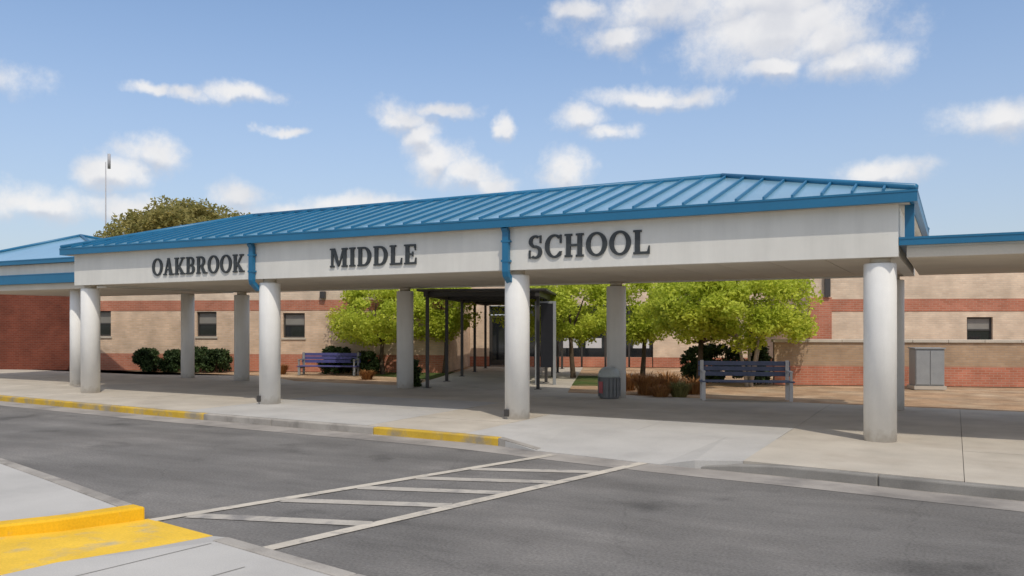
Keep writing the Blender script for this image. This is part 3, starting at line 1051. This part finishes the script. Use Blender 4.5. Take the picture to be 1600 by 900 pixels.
gutter_run(pv, px0 - 0.02, px1 + 0.02, py0 - 0.02, py1 + 0.02, 3.60, 3.735)
MB().box(px0 + 0.15, px1 - 0.15, py0 + 0.15, py1 - 0.15, 3.30, 3.598).build('fascia', 'stucco', pv, True)
gutter_run(pv, px0 + 0.08, px1 - 0.08, py0 + 0.08, py1 - 0.08, 3.02, 3.298)
MB().box(px0 + 0.2, px1 - 0.2, py0 + 0.2, py1 - 0.2, 2.84, 3.018).build('beam', 'soffit', pv, True)
for (x, y) in ((-22.72, 20.0), (-28.4, 19.9), (-22.75, 15.95), (-28.4, 15.95)):
    MB().lathe([(0.22, 0), (0.22, 2.838)], x, y, 28).build('column', 'column', pv, True)


# ------------------------------------------------------------------ the school building (turned by G)
def wall_mesh(a0, a1, z0, z1, y0, y1, openings=()):
    """a wall slab from a0 to a1, front at y0, back at y1, with real openings (x0, x1, z0, z1) and reveals"""
    xs_ = sorted(set([a0, a1] + [v for o in openings for v in o[:2]]))
    zs_ = sorted(set([z0, z1] + [v for o in openings for v in o[2:]]))
    nx, nz = len(xs_) - 1, len(zs_) - 1

    def solid(i, j):
        if i < 0 or j < 0 or i >= nx or j >= nz:
            return False
        cx, cz = (xs_[i] + xs_[i + 1]) / 2, (zs_[j] + zs_[j + 1]) / 2
        return not any(o[0] < cx < o[1] and o[2] < cz < o[3] for o in openings)
    m = MB()
    for i in range(nx):
        for j in range(nz):
            if not solid(i, j):
                continue
            x0, x1, c0, c1 = xs_[i], xs_[i + 1], zs_[j], zs_[j + 1]
            m.add([(x0, y0, c0), (x1, y0, c0), (x1, y0, c1), (x0, y0, c1)], [(0, 1, 2, 3)])
            m.add([(x0, y1, c0), (x1, y1, c0), (x1, y1, c1), (x0, y1, c1)], [(3, 2, 1, 0)])
            if not solid(i - 1, j):
                m.add([(x0, y0, c0), (x0, y1, c0), (x0, y1, c1), (x0, y0, c1)], [(3, 2, 1, 0)])
            if not solid(i + 1, j):
                m.add([(x1, y0, c0), (x1, y1, c0), (x1, y1, c1), (x1, y0, c1)], [(0, 1, 2, 3)])
            if not solid(i, j - 1):
                m.add([(x0, y0, c0), (x1, y0, c0), (x1, y1, c0), (x0, y1, c0)], [(3, 2, 1, 0)])
            if not solid(i, j + 1):
                m.add([(x0, y0, c1), (x1, y0, c1), (x1, y1, c1), (x0, y1, c1)], [(0, 1, 2, 3)])
    return m


def window(parent, x0, x1, z0, z1, y, blind=0.0, split=True, mat='dark'):
    f = 0.055
    w = MB().box(x0, x0 + f, y, y + 0.07, z0, z1).box(x1 - f, x1, y, y + 0.07, z0, z1)
    w.box(x0 + f, x1 - f, y + 0.002, y + 0.068, z0, z0 + f).box(x0 + f, x1 - f, y + 0.002, y + 0.068, z1 - f, z1)
    zm = (z0 + z1) / 2
    if split:
        w.box(x0 + f, x1 - f, y + 0.004, y + 0.066, zm - 0.025, zm + 0.025)
    fr = w.build('window', mat, parent)
    if split:
        MB().box(x0 + f, x1 - f, y + 0.03, y + 0.04, z0 + f, zm - 0.025).build('pane', 'glass', fr)
        MB().box(x0 + f, x1 - f, y + 0.03, y + 0.04, zm + 0.025, z1 - f).build('pane', 'blind' if blind else 'glass', fr)
    else:
        MB().box(x0 + f, x1 - f, y + 0.03, y + 0.04, z0 + f, z1 - f).build('pane', 'glass', fr)
    return fr


A0, D0 = -12.0, 30.8
bx, by = Bw(A0, D0)
lb = thing('school_wing', 'tan brick school wing with two small dark windows, behind the left columns', 'building', (bx, by, 0), G)
L0, L1 = -21.25 - A0, -6.2 - A0
WIN = [(-16.10 - A0, -15.28 - A0, 1.34, 2.30), (-12.57 - A0, -11.70 - A0, 1.30, 2.24), (-20.35 - A0, -19.72 - A0, 1.34, 2.34)]
wall_mesh(L0, L1, 0.0, 0.66, -0.012, 0.3).build('base_band', 'brick_red', lb)
wall_mesh(L0, L1, 0.662, 2.34, 0, 0.3, WIN).build('wall', 'brick_tan', lb)
wall_mesh(L0, L1, 2.342, 2.74, -0.012, 0.3).build('brick_band', 'brick_red', lb)
wall_mesh(L0, L1, 2.742, 3.7, 0, 0.3).build('wall', 'brick_pale', lb)
MB().box(L0, L1 + 0.1, -0.1, 0.4, 3.702, 3.95).build('coping', 'blue_trim', lb)
for w in WIN:
    window(lb, *w, 0.10, blind=1)
    MB().box(w[0] - 0.05, w[1] + 0.05, -0.04, 0.09, w[2] - 0.075, w[2] - 0.002).build('sill', 'coping', lb)
wall_mesh(-24.6 - A0, -21.27 - A0, 0, 3.7, -0.25, 0.3).build('brick_pier', 'brick_maroon', lb)
wall_mesh(-40 - A0, -24.62 - A0, 0, 3.7, 0.0, 0.3, [(-28 - A0, -27 - A0, 1.3, 2.3), (-33 - A0, -32 - A0, 1.3, 2.3)]).build('wall', 'brick_tan', lb)
window(lb, -28 - A0, -27 - A0, 1.3, 2.3, 0.1, 1)
window(lb, -33 - A0, -32 - A0, 1.3, 2.3, 0.1, 1)
# side return to the recessed entrance
MB().box(L1 - 0.3, L1, 0.302, 5.3, 0.0, 3.7).build('side_wall', 'brick_tan', lb)
MB().box(-40 - A0, L1, 0.31, 12, 3.72, 3.82).build('roof', 'stucco', lb)
# wall lamp under the eaves
lmp = MB().box(-11.05 - A0, -10.85 - A0, -0.16, -0.002, 2.80, 3.06).build('wall_lamp', 'dark', lb)

A1, D1 = -2.0, 36.0
bx, by = Bw(A1, D1)
eb = thing('entrance_block', 'recessed school entrance with dark glazed front at the end of the metal walkway', 'building', (bx, by, 0), G)
E0, E1 = -6.19 - A1, 6.7 - A1
OP = [(-5.35 - A1, 1.62 - A1, 0.02, 2.62)]
wall_mesh(E0, -5.35 - A1, 0, 0.42, -0.012, 0.3).build('base_band', 'brick_red', eb)
wall_mesh(E0, -5.35 - A1, 0.422, 2.62, 0, 0.3).build('wall', 'brick_pale', eb)
wall_mesh(1.62 - A1, E1, 0, 0.42, -0.012, 0.3).build('base_band', 'brick_red', eb)
wall_mesh(1.62 - A1, E1, 0.422, 2.62, 0, 0.3).build('wall', 'brick_pale', eb)
wall_mesh(E0, E1, 2.622, 3.9, 0, 0.3).build('wall', 'brick_pale', eb)
MB().box(E0, E1, -0.1, 0.4, 3.902, 4.15).build('coping', 'blue_trim', eb)
MB().box(E0, E1, 0.31, 9, 3.92, 4.02).build('roof', 'stucco', eb)
# glazed front: dado, mullions, panes, a pair of doors
mx0, mx1 = -5.35 - A1, 1.62 - A1
nbay = 7
bw_ = (mx1 - mx0) / nbay
sf = MB()
for i in range(nbay + 1):
    x = mx0 + bw_ * i
    sf.box(max(mx0, x - 0.04), min(mx1, x + 0.04), 0.08, 0.2, 0.0, 2.62)
sf = sf.build('mullions', 'dark', eb)
for i in range(nbay):
    xa, xb = mx0 + bw_ * i + 0.04, mx0 + bw_ * (i + 1) - 0.04
    if i == 0:
        dr = MB().box(xa, xb, 0.10, 0.16, 0.05, 0.28).box(xa, xa + 0.09, 0.10, 0.16, 0.28, 2.2).box(xb - 0.09, xb, 0.10, 0.16, 0.28, 2.2)
        dr = dr.box(xa + 0.09, xb - 0.09, 0.10, 0.16, 2.08, 2.2).build('door', 'dark', eb)
        MB().box(xa + 0.09, xb - 0.09, 0.12, 0.13, 0.28, 2.08).build('pane', 'glass', dr)
        MB().box(xb - 0.14, xb - 0.11, 0.04, 0.09, 0.9, 1.3).build('handle', 'white_metal', dr)
        MB().box(xa, xb, 0.12, 0.13, 2.24, 2.6).build('pane', 'glass', eb)
    else:
        MB().box(xa, xb, -0.004, 0.26, 0.0, 0.42).build('dado', 'brick_red', eb)
        MB().box(xa, xb, 0.12, 0.13, 0.424, 2.6).build('pane', 'glass', eb)
        if i in (3, 4, 6):
            MB().box(xa + 0.12, xb - 0.12, 0.112, 0.119, 0.80, 1.22).build('pane_reflection', 'palereflect', eb)  # pale sheets stand in for white reflections in the glass

A2, D2 = 8.0, 30.0
bx, by = Bw(A2, D2)
rbd = thing('school_wing', 'tan brick school wing with a red band and red pier behind the right end column', 'building', (bx, by, 0), G)
wall_mesh(6.6 - A2, 7.3 - A2, 0, 2.72, -0.06, 0.3).build('brick_pier', 'brick_red', rbd)
wall_mesh(6.6 - A2, 7.3 - A2, 2.722, 3.9, 0.0, 0.3).build('wall', 'brick_pale', rbd)
wall_mesh(7.302 - A2, 24 - A2, 0, 2.24, 0, 0.3, [(11.6 - A2, 12.4 - A2, 1.2, 2.05)]).build('wall', 'brick_pale', rbd)
wall_mesh(7.302 - A2, 24 - A2, 2.242, 2.66, -0.012, 0.3).build('brick_band', 'brick_red', rbd)
wall_mesh(7.302 - A2, 24 - A2, 2.662, 3.9, 0, 0.3).build('wall', 'brick_pale', rbd)
window(rbd, 11.6 - A2, 12.4 - A2, 1.2, 2.05, 0.1, 1)
MB().box(6.6 - A2, 6.9 - A2, 0.302, 6.0, 0.0, 3.9).build('side_wall', 'brick_tan', rbd)
MB().box(6.5 - A2, 24 - A2, -0.1, 0.4, 3.902, 4.15).build('coping', 'blue_trim', rbd)
MB().box(6.6 - A2, 24 - A2, 0.31, 12, 3.92, 4.02).build('roof', 'stucco', rbd)
MB().box(7.06 - A2, 7.24 - A2, -0.15, -0.062, 2.74, 3.9).build('downspout', 'dark', rbd)

bx, by = Bw(8.0, 26.2)
lw_ = thing('screen_wall', 'low brown brick screen wall with pale coping and red foot beside the right end column', 'wall', (bx, by, 0), G)
wall_mesh(4.75 - 8, 13.5 - 8, 0.0, 0.575, -0.012, 0.24).build('base_band', 'brick_red', lw_)
wall_mesh(4.75 - 8, 13.5 - 8, 0.577, 1.27, 0, 0.23).build('wall', 'brick_brown', lw_)
nb = 9
for i in range(nb):
    x0 = 4.7 - 8 + 8.85 * i / nb
    MB().box(x0 + 0.004, x0 + 8.85 / nb - 0.004, -0.05, 0.28, 1.272, 1.36).build('coping_stone', 'coping', lw_, bevel=0.01)

# ------------------------------------------------------------------ metal walkway to the door
bx, by = Bw(-3.65, 29.3)
mw = thing('metal_walkway', 'dark metal walkway cover on slim posts leading back to the school door', 'walkway', (bx, by, 0), G)
PY = [23.4 - 29.3, 26.2 - 29.3, 28.9 - 29.3, 31.6 - 29.3, 34.3 - 29.3]
for s, x in ((-1, -1.60), (1, 1.55)):
    for y in PY:
        p = MB().box(x - 0.045, x + 0.045, y - 0.045, y + 0.045, 0.012, 2.58).build('post', 'dark', mw)
        MB().box(x - 0.1, x + 0.1, y - 0.1, y + 0.1, 0.0, 0.012).build('base_plate', 'dark', p)
    MB().box(x - 0.06, x + 0.06, PY[0] - 0.25, PY[-1] + 0.5, 2.582, 2.74).build('beam', 'dark', mw)
for y in PY:
    MB().box(-1.54, 1.49, y - 0.05, y + 0.05, 2.60, 2.72).build('cross_beam', 'dark', mw)
nd = 12
for i in range(nd):
    y0 = PY[0] - 0.3 + (PY[-1] - PY[0] + 0.8) * i / nd
    MB().box(-1.85, 1.80, y0 + 0.004, y0 + (PY[-1] - PY[0] + 0.8) / nd - 0.004, 2.742, 2.80).build('roof_panel', 'dark', mw)

bx, by = Bw(-2.02, 25.2)
nbd = thing('notice_board', 'tall black panel standing on grey posts just right of the third front column', 'sign', (bx, by, 0), radians(30))
MB().box(-0.16, 0.20, -0.05, 0.05, 0.52, 2.44).build('panel', 'black', nbd, bevel=0.01)
for x in (-0.29, 0.25):
    MB().box(x - 0.045, x + 0.045, -0.045, 0.045, 0, 2.5).build('post', 'grey_box', nbd)
MB().box(-0.245, 0.205, -0.03, 0.03, 2.445, 2.5).build('rail', 'grey_box', nbd)


# ------------------------------------------------------------------ plants
def leaves(m, centers, per, spread, size, rnd, up=0.9):
    for (cx, cy, cz, r) in centers:
        for _ in range(per):
            u = Vector((rnd.gauss(0, 1), rnd.gauss(0, 1), rnd.gauss(0, 1)))
            u = u.normalized() * (r * rnd.random() ** 0.5)
            p = Vector((cx + u.x, cy + u.y, cz + u.z * spread))
            nrm = Vector((rnd.gauss(0, 1), rnd.gauss(0, 1), rnd.gauss(0, 1) + up)).normalized()
            t = nrm.orthogonal().normalized()
            t = Matrix.Rotation(rnd.random() * 6.28, 3, nrm) @ t
            b = nrm.cross(t)
            s = size * rnd.uniform(0.65, 1.3)
            m.add([p - t * s, p + b * s * 0.5 + nrm * s * 0.15, p + t * s, p - b * s * 0.5 + nrm * s * 0.15], [(0, 1, 2, 3)])


def tree(name, label, x, y, h_trunk, crown, n_cl, per, size, seed, leaf, bark, group=None, stems=1, trunk_r=0.09, cl_r=0.5):
    """crown = (rx, ry, rz, centre height)"""
    rnd = random.Random(seed)
    t = thing(name, label, 'tree', (x, y, 0), rnd.random() * 6, group)
    rx, ry, rz, zc = crown
    tm = MB()
    cents = []
    for k in range(n_cl):
        while True:
            v = Vector((rnd.uniform(-1, 1), rnd.uniform(-1, 1), rnd.uniform(-1, 1)))
            if v.length <= 1:
                break
        v = v.normalized() * (0.35 + 0.65 * v.length ** 0.6)
        lump = 1 + 0.22 * sin(3 * atan2(v.y, v.x) + seed) + 0.12 * sin(5 * atan2(v.y, v.x) + 2 * seed + 3 * v.z)
        cents.append((v.x * rx * lump, v.y * ry * lump, zc + v.z * rz * (1 if v.z > 0 else 0.85), cl_r * rnd.uniform(0.55, 1.2)))
    for s in range(stems):
        a = 2 * pi * s / stems + rnd.random()
        off = 0.0 if stems == 1 else 0.10
        b = Vector((off * cos(a), off * sin(a), -0.1))
        lean = 0.06 if stems == 1 else 0.28
        top = Vector((b.x + lean * h_trunk * cos(a), b.y + lean * h_trunk * sin(a), h_trunk))
        mid = (b + top) / 2 + Vector((rnd.uniform(-.05, .05), rnd.uniform(-.05, .05), 0))
        r0 = trunk_r if stems == 1 else trunk_r * 0.62
        tm.tube([b, b + Vector((0, 0, 0.2)), mid, top], [r0 * 1.35, r0 * 1.05, r0 * 0.85, r0 * 0.7], 9)
        nb_ = 9 if stems == 1 else 4
        picks = sorted(cents, key=lambda c: (c[0] - top.x * 2) ** 2 + (c[1] - top.y * 2) ** 2 + rnd.random() * rx * rx)[:max(nb_, 1)]
        for c in picks:
            e = Vector(c[:3])
            m_ = top.lerp(e, 0.5) + Vector((0, 0, -0.08 * rz)) + Vector((rnd.uniform(-.1, .1), rnd.uniform(-.1, .1), 0)) * rx
            tm.tube([top - Vector((0, 0, 0.05)), m_, e], [r0 * 0.55, r0 * 0.33, r0 * 0.1], 6)
    tm.build('trunk', bark, t)
    lm = MB()
    leaves(lm, cents, per, 0.75, size, rnd)
    lm.build('crown', leaf, t)
    return t


GT = 'lime green courtyard trees behind the canopy'
tree('courtyard_tree', 'broad lime green tree behind the blue bench, left of the back column', -18.2, 24.9, 1.25, (1.85, 1.85, 1.15, 2.2), 74, 230, 0.068, 3,
     'leaf_lime', 'bark', GT)
tree('courtyard_tree', 'smaller lime green tree seen between the back column and the walkway posts', -16.6, 26.6, 1.35, (0.95, 0.95, 1.1, 2.35), 43, 230, 0.068, 8,
     'leaf_lime', 'bark', GT)
tree('courtyard_tree', 'dense lime green tree in front of the dark entrance glazing', -11.3, 26.3, 1.5, (1.75, 1.75, 1.15, 2.35), 72, 230, 0.068, 12,
     'leaf_lime', 'bark', GT)
tree('courtyard_tree', 'narrow lime green tree just right of the back column by the litter bin', -9.3, 27.6, 1.45, (1.1, 1.1, 1.15, 2.35), 40, 230, 0.068, 15,
     'leaf_lime', 'bark', GT)
tree('courtyard_tree', 'lime green tree with a single dark trunk at the left end of the slate bench', -6.75, 25.3, 1.3, (1.45, 1.5, 1.1, 2.3), 67, 230, 0.068, 21,
     'leaf_lime', 'bark', GT, trunk_r=0.10)
tree('courtyard_tree', 'lime green tree with several pale stems behind the right of the slate bench', -5.3, 25.4, 1.5, (1.65, 1.65, 1.2, 2.25), 69, 230, 0.068, 29,
     'leaf_lime', 'bark_pale', GT, stems=4)
tree('oak_tree', 'big olive and rust coloured tree rising beyond the left end of the blue roof', -62.5, 55.5, 5.0, (7.6, 7.6, 5.2, 7.9), 190, 190, 0.21, 33,
     'leaf_oak', 'bark', trunk_r=0.4, cl_r=1.5)


def shrub(label, a, d, w, h, seed, dp=None, leaf='leaf_hedge', group='clipped dark green shrubs along the school walls'):
    rnd = random.Random(seed)
    x, y = Bw(a, d)
    t = thing('shrub', label, 'shrub', (x, y, 0), G, group)
    dp = dp or w
    st = MB()
    for k in range(4):
        e = Vector((rnd.uniform(-.25, .25) * w, rnd.uniform(-.25, .25) * dp, h * 0.7))
        st.tube([(e.x * 0.2, e.y * 0.2, -0.05), e * 0.5, e], [0.025, 0.018, 0.008], 6)
    st.build('stem', 'bark', t)
    c = []
    n = int(58 * max(1, w))
    for k in range(n):
        u, v = rnd.uniform(-1, 1), rnd.uniform(-1, 1)
        z = rnd.uniform(0.12, 1)
        f = 1 - 0.30 * max(0, z - 0.6) / 0.4
        c.append((u * (w / 2 - 0.1) * f, v * (dp / 2 - 0.1) * f, z * (h - 0.12), 0.16))
    lm = MB()
    leaves(lm, c, 80, 0.9, 0.055, rnd)
    lm.build('foliage', leaf, t)
    return t


shrub('rounded dark green shrub with clear wall round it, leftmost against the tan wall', -17.72, 30.1, 0.95, 0.92, 1)
shrub('narrow dark shrub half hidden by the column right of the leftmost shrub', -16.72, 30.1, 0.8, 0.86, 2)
shrub('tallest dark green shrub, directly below the left window', -15.75, 30.05, 1.0, 1.02, 3)
shrub('dark green shrub right of the left window, touching a taller one', -14.85, 30.05, 0.95, 0.9, 4)
shrub('green shrub behind the right end of the blue bench', -10.15, 30.0, 1.3, 1.0, 5)
shrub('dark low shrub shaded under the broad lime tree', -8.9, 29.6, 1.0, 0.85, 6)
shrub('long dark green hedge behind the slate bench', 3.1, 27.2, 2.1, 1.22, 7, 0.8)
shrub('bright rounded shrub at the end of the low screen wall', 4.35, 26.5, 0.7, 1.2, 8, 0.6)


shrub('small dark shrub at the foot of the first walkway post', -5.85, 23.9, 0.55, 0.85, 9)


def tuft(label, x, y, w, h, seed, leaf, n=260):
    rnd = random.Random(seed)
    m = MB()
    for k in range(n):
        a = rnd.random() * 6.283
        r = rnd.random() ** 0.6 * w * 0.22
        b = Vector((r * cos(a), r * sin(a), -0.03))
        out = rnd.uniform(0.25, 1.0) * w * 0.5
        a2 = a + rnd.uniform(-.6, .6)
        hh = h * rnd.uniform(0.6, 1.05) * (1 - 0.35 * out / w)
        mid = b + Vector((out * 0.45 * cos(a2), out * 0.45 * sin(a2), hh * 0.75))
        tip = b + Vector((out * cos(a2), out * sin(a2), hh * rnd.uniform(0.7, 1.0)))
        s = Vector((-sin(a2), cos(a2), 0)) * 0.014
        m.add([b - s, b + s, mid + s * 0.8, mid - s * 0.8, tip], [(0, 1, 2, 3), (3, 2, 4)])
    o = m.build('ornamental_grass', leaf)
    o.location = (x, y, 0)
    return tag(o, label, 'plant', 'clumps of ornamental grass in the bed')


from_px = None
for (a, d, w, h, lf, lb_) in ((0.85, 22.3, 1.1, 0.74, 'leaf_rust', 'rust coloured grass clump nearest the litter bin'),
                              (1.40, 23.0, 1.1, 0.70, 'leaf_rust', 'rust grass clump behind and right of the first rust clump'),
                              (1.62, 21.6, 0.75, 0.5, 'leaf_olive', 'olive yellow grass clump between the rust clumps and the slate bench'),
                              (0.35, 23.6, 1.0, 0.65, 'leaf_rust', 'rust grass clump farthest back beside the back column'),
                              (1.15, 21.45, 0.7, 0.4, 'leaf_rust', 'low rust grass clump at the pavement edge, front of the rust clumps'),
                              (2.05, 22.6, 0.9, 0.55, 'leaf_rust', 'rust grass clump right of the olive yellow clump, behind the slate bench end'),
                              (-12.1, 29.4, 0.8, 0.5, 'leaf_rust', 'rust grass clump left of the blue bench'),
                              (-8.1, 27.0, 0.7, 0.42, 'leaf_rust', 'small rust grass clump in front of the lawn near the broad tree')):
    x, y = Bw(a, d)
    tuft(lb_, x, y, w, h, int(a * 10 + 300), lf)


# ------------------------------------------------------------------ benches, bin and small things
def bench(label, a, d, length, mat, post_mat, zs=0.45):
    x, y = Bw(a, d)
    t = thing('bench', label, 'bench', (x, y, 0), G, 'slatted benches in the courtyard')
    h = length / 2
    for k in range(4):
        MB().box(-h, h, -0.28 + k * 0.125, -0.28 + k * 0.125 + 0.105, zs - 0.035, zs).build('seat_slat', mat, t, bevel=0.006)
    for k in range(3):
        z = zs + 0.09 + k * 0.125
        MB().box(-h, h, 0.245 + k * 0.018, 0.275 + k * 0.018, z, z + 0.105).build('back_slat', mat, t, bevel=0.006)
    for s in (-1, 1):
        xx = s * (h - 0.08)
        lg = MB().box(xx - 0.04, xx + 0.04, -0.26, -0.19, 0, zs - 0.037).box(xx - 0.04, xx + 0.04, 0.21, 0.242, 0.0, zs + 0.47)
        lg.box(xx - 0.038, xx + 0.038, -0.188, 0.208, zs - 0.10, zs - 0.038)
        lg.build('leg_frame', post_mat, t)
        MB().box(xx - 0.035, xx + 0.035, -0.29, 0.20, zs + 0.20, zs + 0.235).build('armrest', post_mat, t)
        MB().box(xx - 0.025, xx + 0.025, -0.27, -0.22, zs + 0.002, zs + 0.199).build('arm_post', post_mat, t)
    return t


bench('blue purple bench on the bed in front of the lime tree, at the left', -10.12, 29.0, 2.2, 'bench_blue', 'grey_box', zs=0.33)
bench('slate blue bench with white end posts near the right end column', 3.1, 20.75, 2.15, 'bench_slate', 'white_metal', zs=0.47)

x, y = Bw(-0.12, 20.75)
tb = thing('litter_bin', 'grey litter bin with pale domed lid beside the back column', 'litter bin', (x, y, 0))
bd = MB().lathe([(0.225, 0.0), (0.245, 0.05), (0.262, 0.5), (0.262, 0.52)], n=28).build('body', 'bin_body', tb)
for k in range(18):
    a = 2 * pi * k / 18
    if 3.85 < a < 4.55:
        continue
    sl = MB().box(-0.032, 0.032, -0.014, 0.0, 0.06, 0.5).build('slat', 'bin_body', bd)
    sl.location = (0.262 * cos(a), 0.262 * sin(a), 0)
    sl.rotation_euler = (0, 0, a + pi / 2)
lab = MB().box(-0.07, 0.07, -0.016, -0.002, 0.14, 0.42).build('label_plate', 'bin_label', bd)
lab.location = (0.255 * cos(4.2), 0.255 * sin(4.2), 0)
lab.rotation_euler = (0, 0, 4.2 + pi / 2)
MB().lathe([(0.272, 0.522), (0.276, 0.56), (0.25, 0.66), (0.19, 0.73), (0.10, 0.765), (0.02, 0.772)], n=28).build('lid', 'bin_lid', tb)

x, y = Bw(8.65, 25.1)
ub = thing('utility_cabinet', 'grey utility cabinet against the screen wall right of the end column', 'cabinet', (x, y, 0), G)
MB().box(-0.42, 0.42, -0.3, 0.3, 0, 0.10).build('plinth', 'concrete', ub)
bd = MB().box(-0.38, 0.38, -0.26, 0.26, 0.102, 1.12).build('body', 'grey_box', ub, bevel=0.015)
for s in (-1, 1):
    dr = MB().box(min(s * 0.01, s * 0.36), max(s * 0.01, s * 0.36), -0.28, -0.262, 0.14, 1.08).build('door', 'grey_box', bd)
    for k in range(5):
        z = 0.75 + 0.05 * k
    MB().box(s * 0.05 - 0.012, s * 0.05 + 0.012, -0.30, -0.2815, 0.55, 0.68)
MB().box(-0.40, 0.40, -0.29, 0.28, 1.122, 1.16).build('top', 'grey_box', ub)

am = thing('antenna_mast', 'tall slim antenna mast standing far off at the left against the clouds', 'mast', (-80.3, 60, 0))
MB().tube([(0, 0, -0.3), (0, 0, 10), (0, 0, 19.4)], [0.11, 0.075, 0.05], 8).build('pole', 'mast', am)
hd = MB().tube([(0, 0, 18.7), (0, 0, 20.3)], 0.16, 8)
hd.build('antenna', 'mast', am)
for k in range(3):
    a = k * 2.094
    MB().box(-0.12, 0.12, -0.06, 0.06, 18.9, 20.1).build('antenna_panel', 'mast', am)
    am.children[-1].location = (0.33 * cos(a), 0.33 * sin(a), 0)
    am.children[-1].rotation_euler = (0, 0, a + pi / 2)
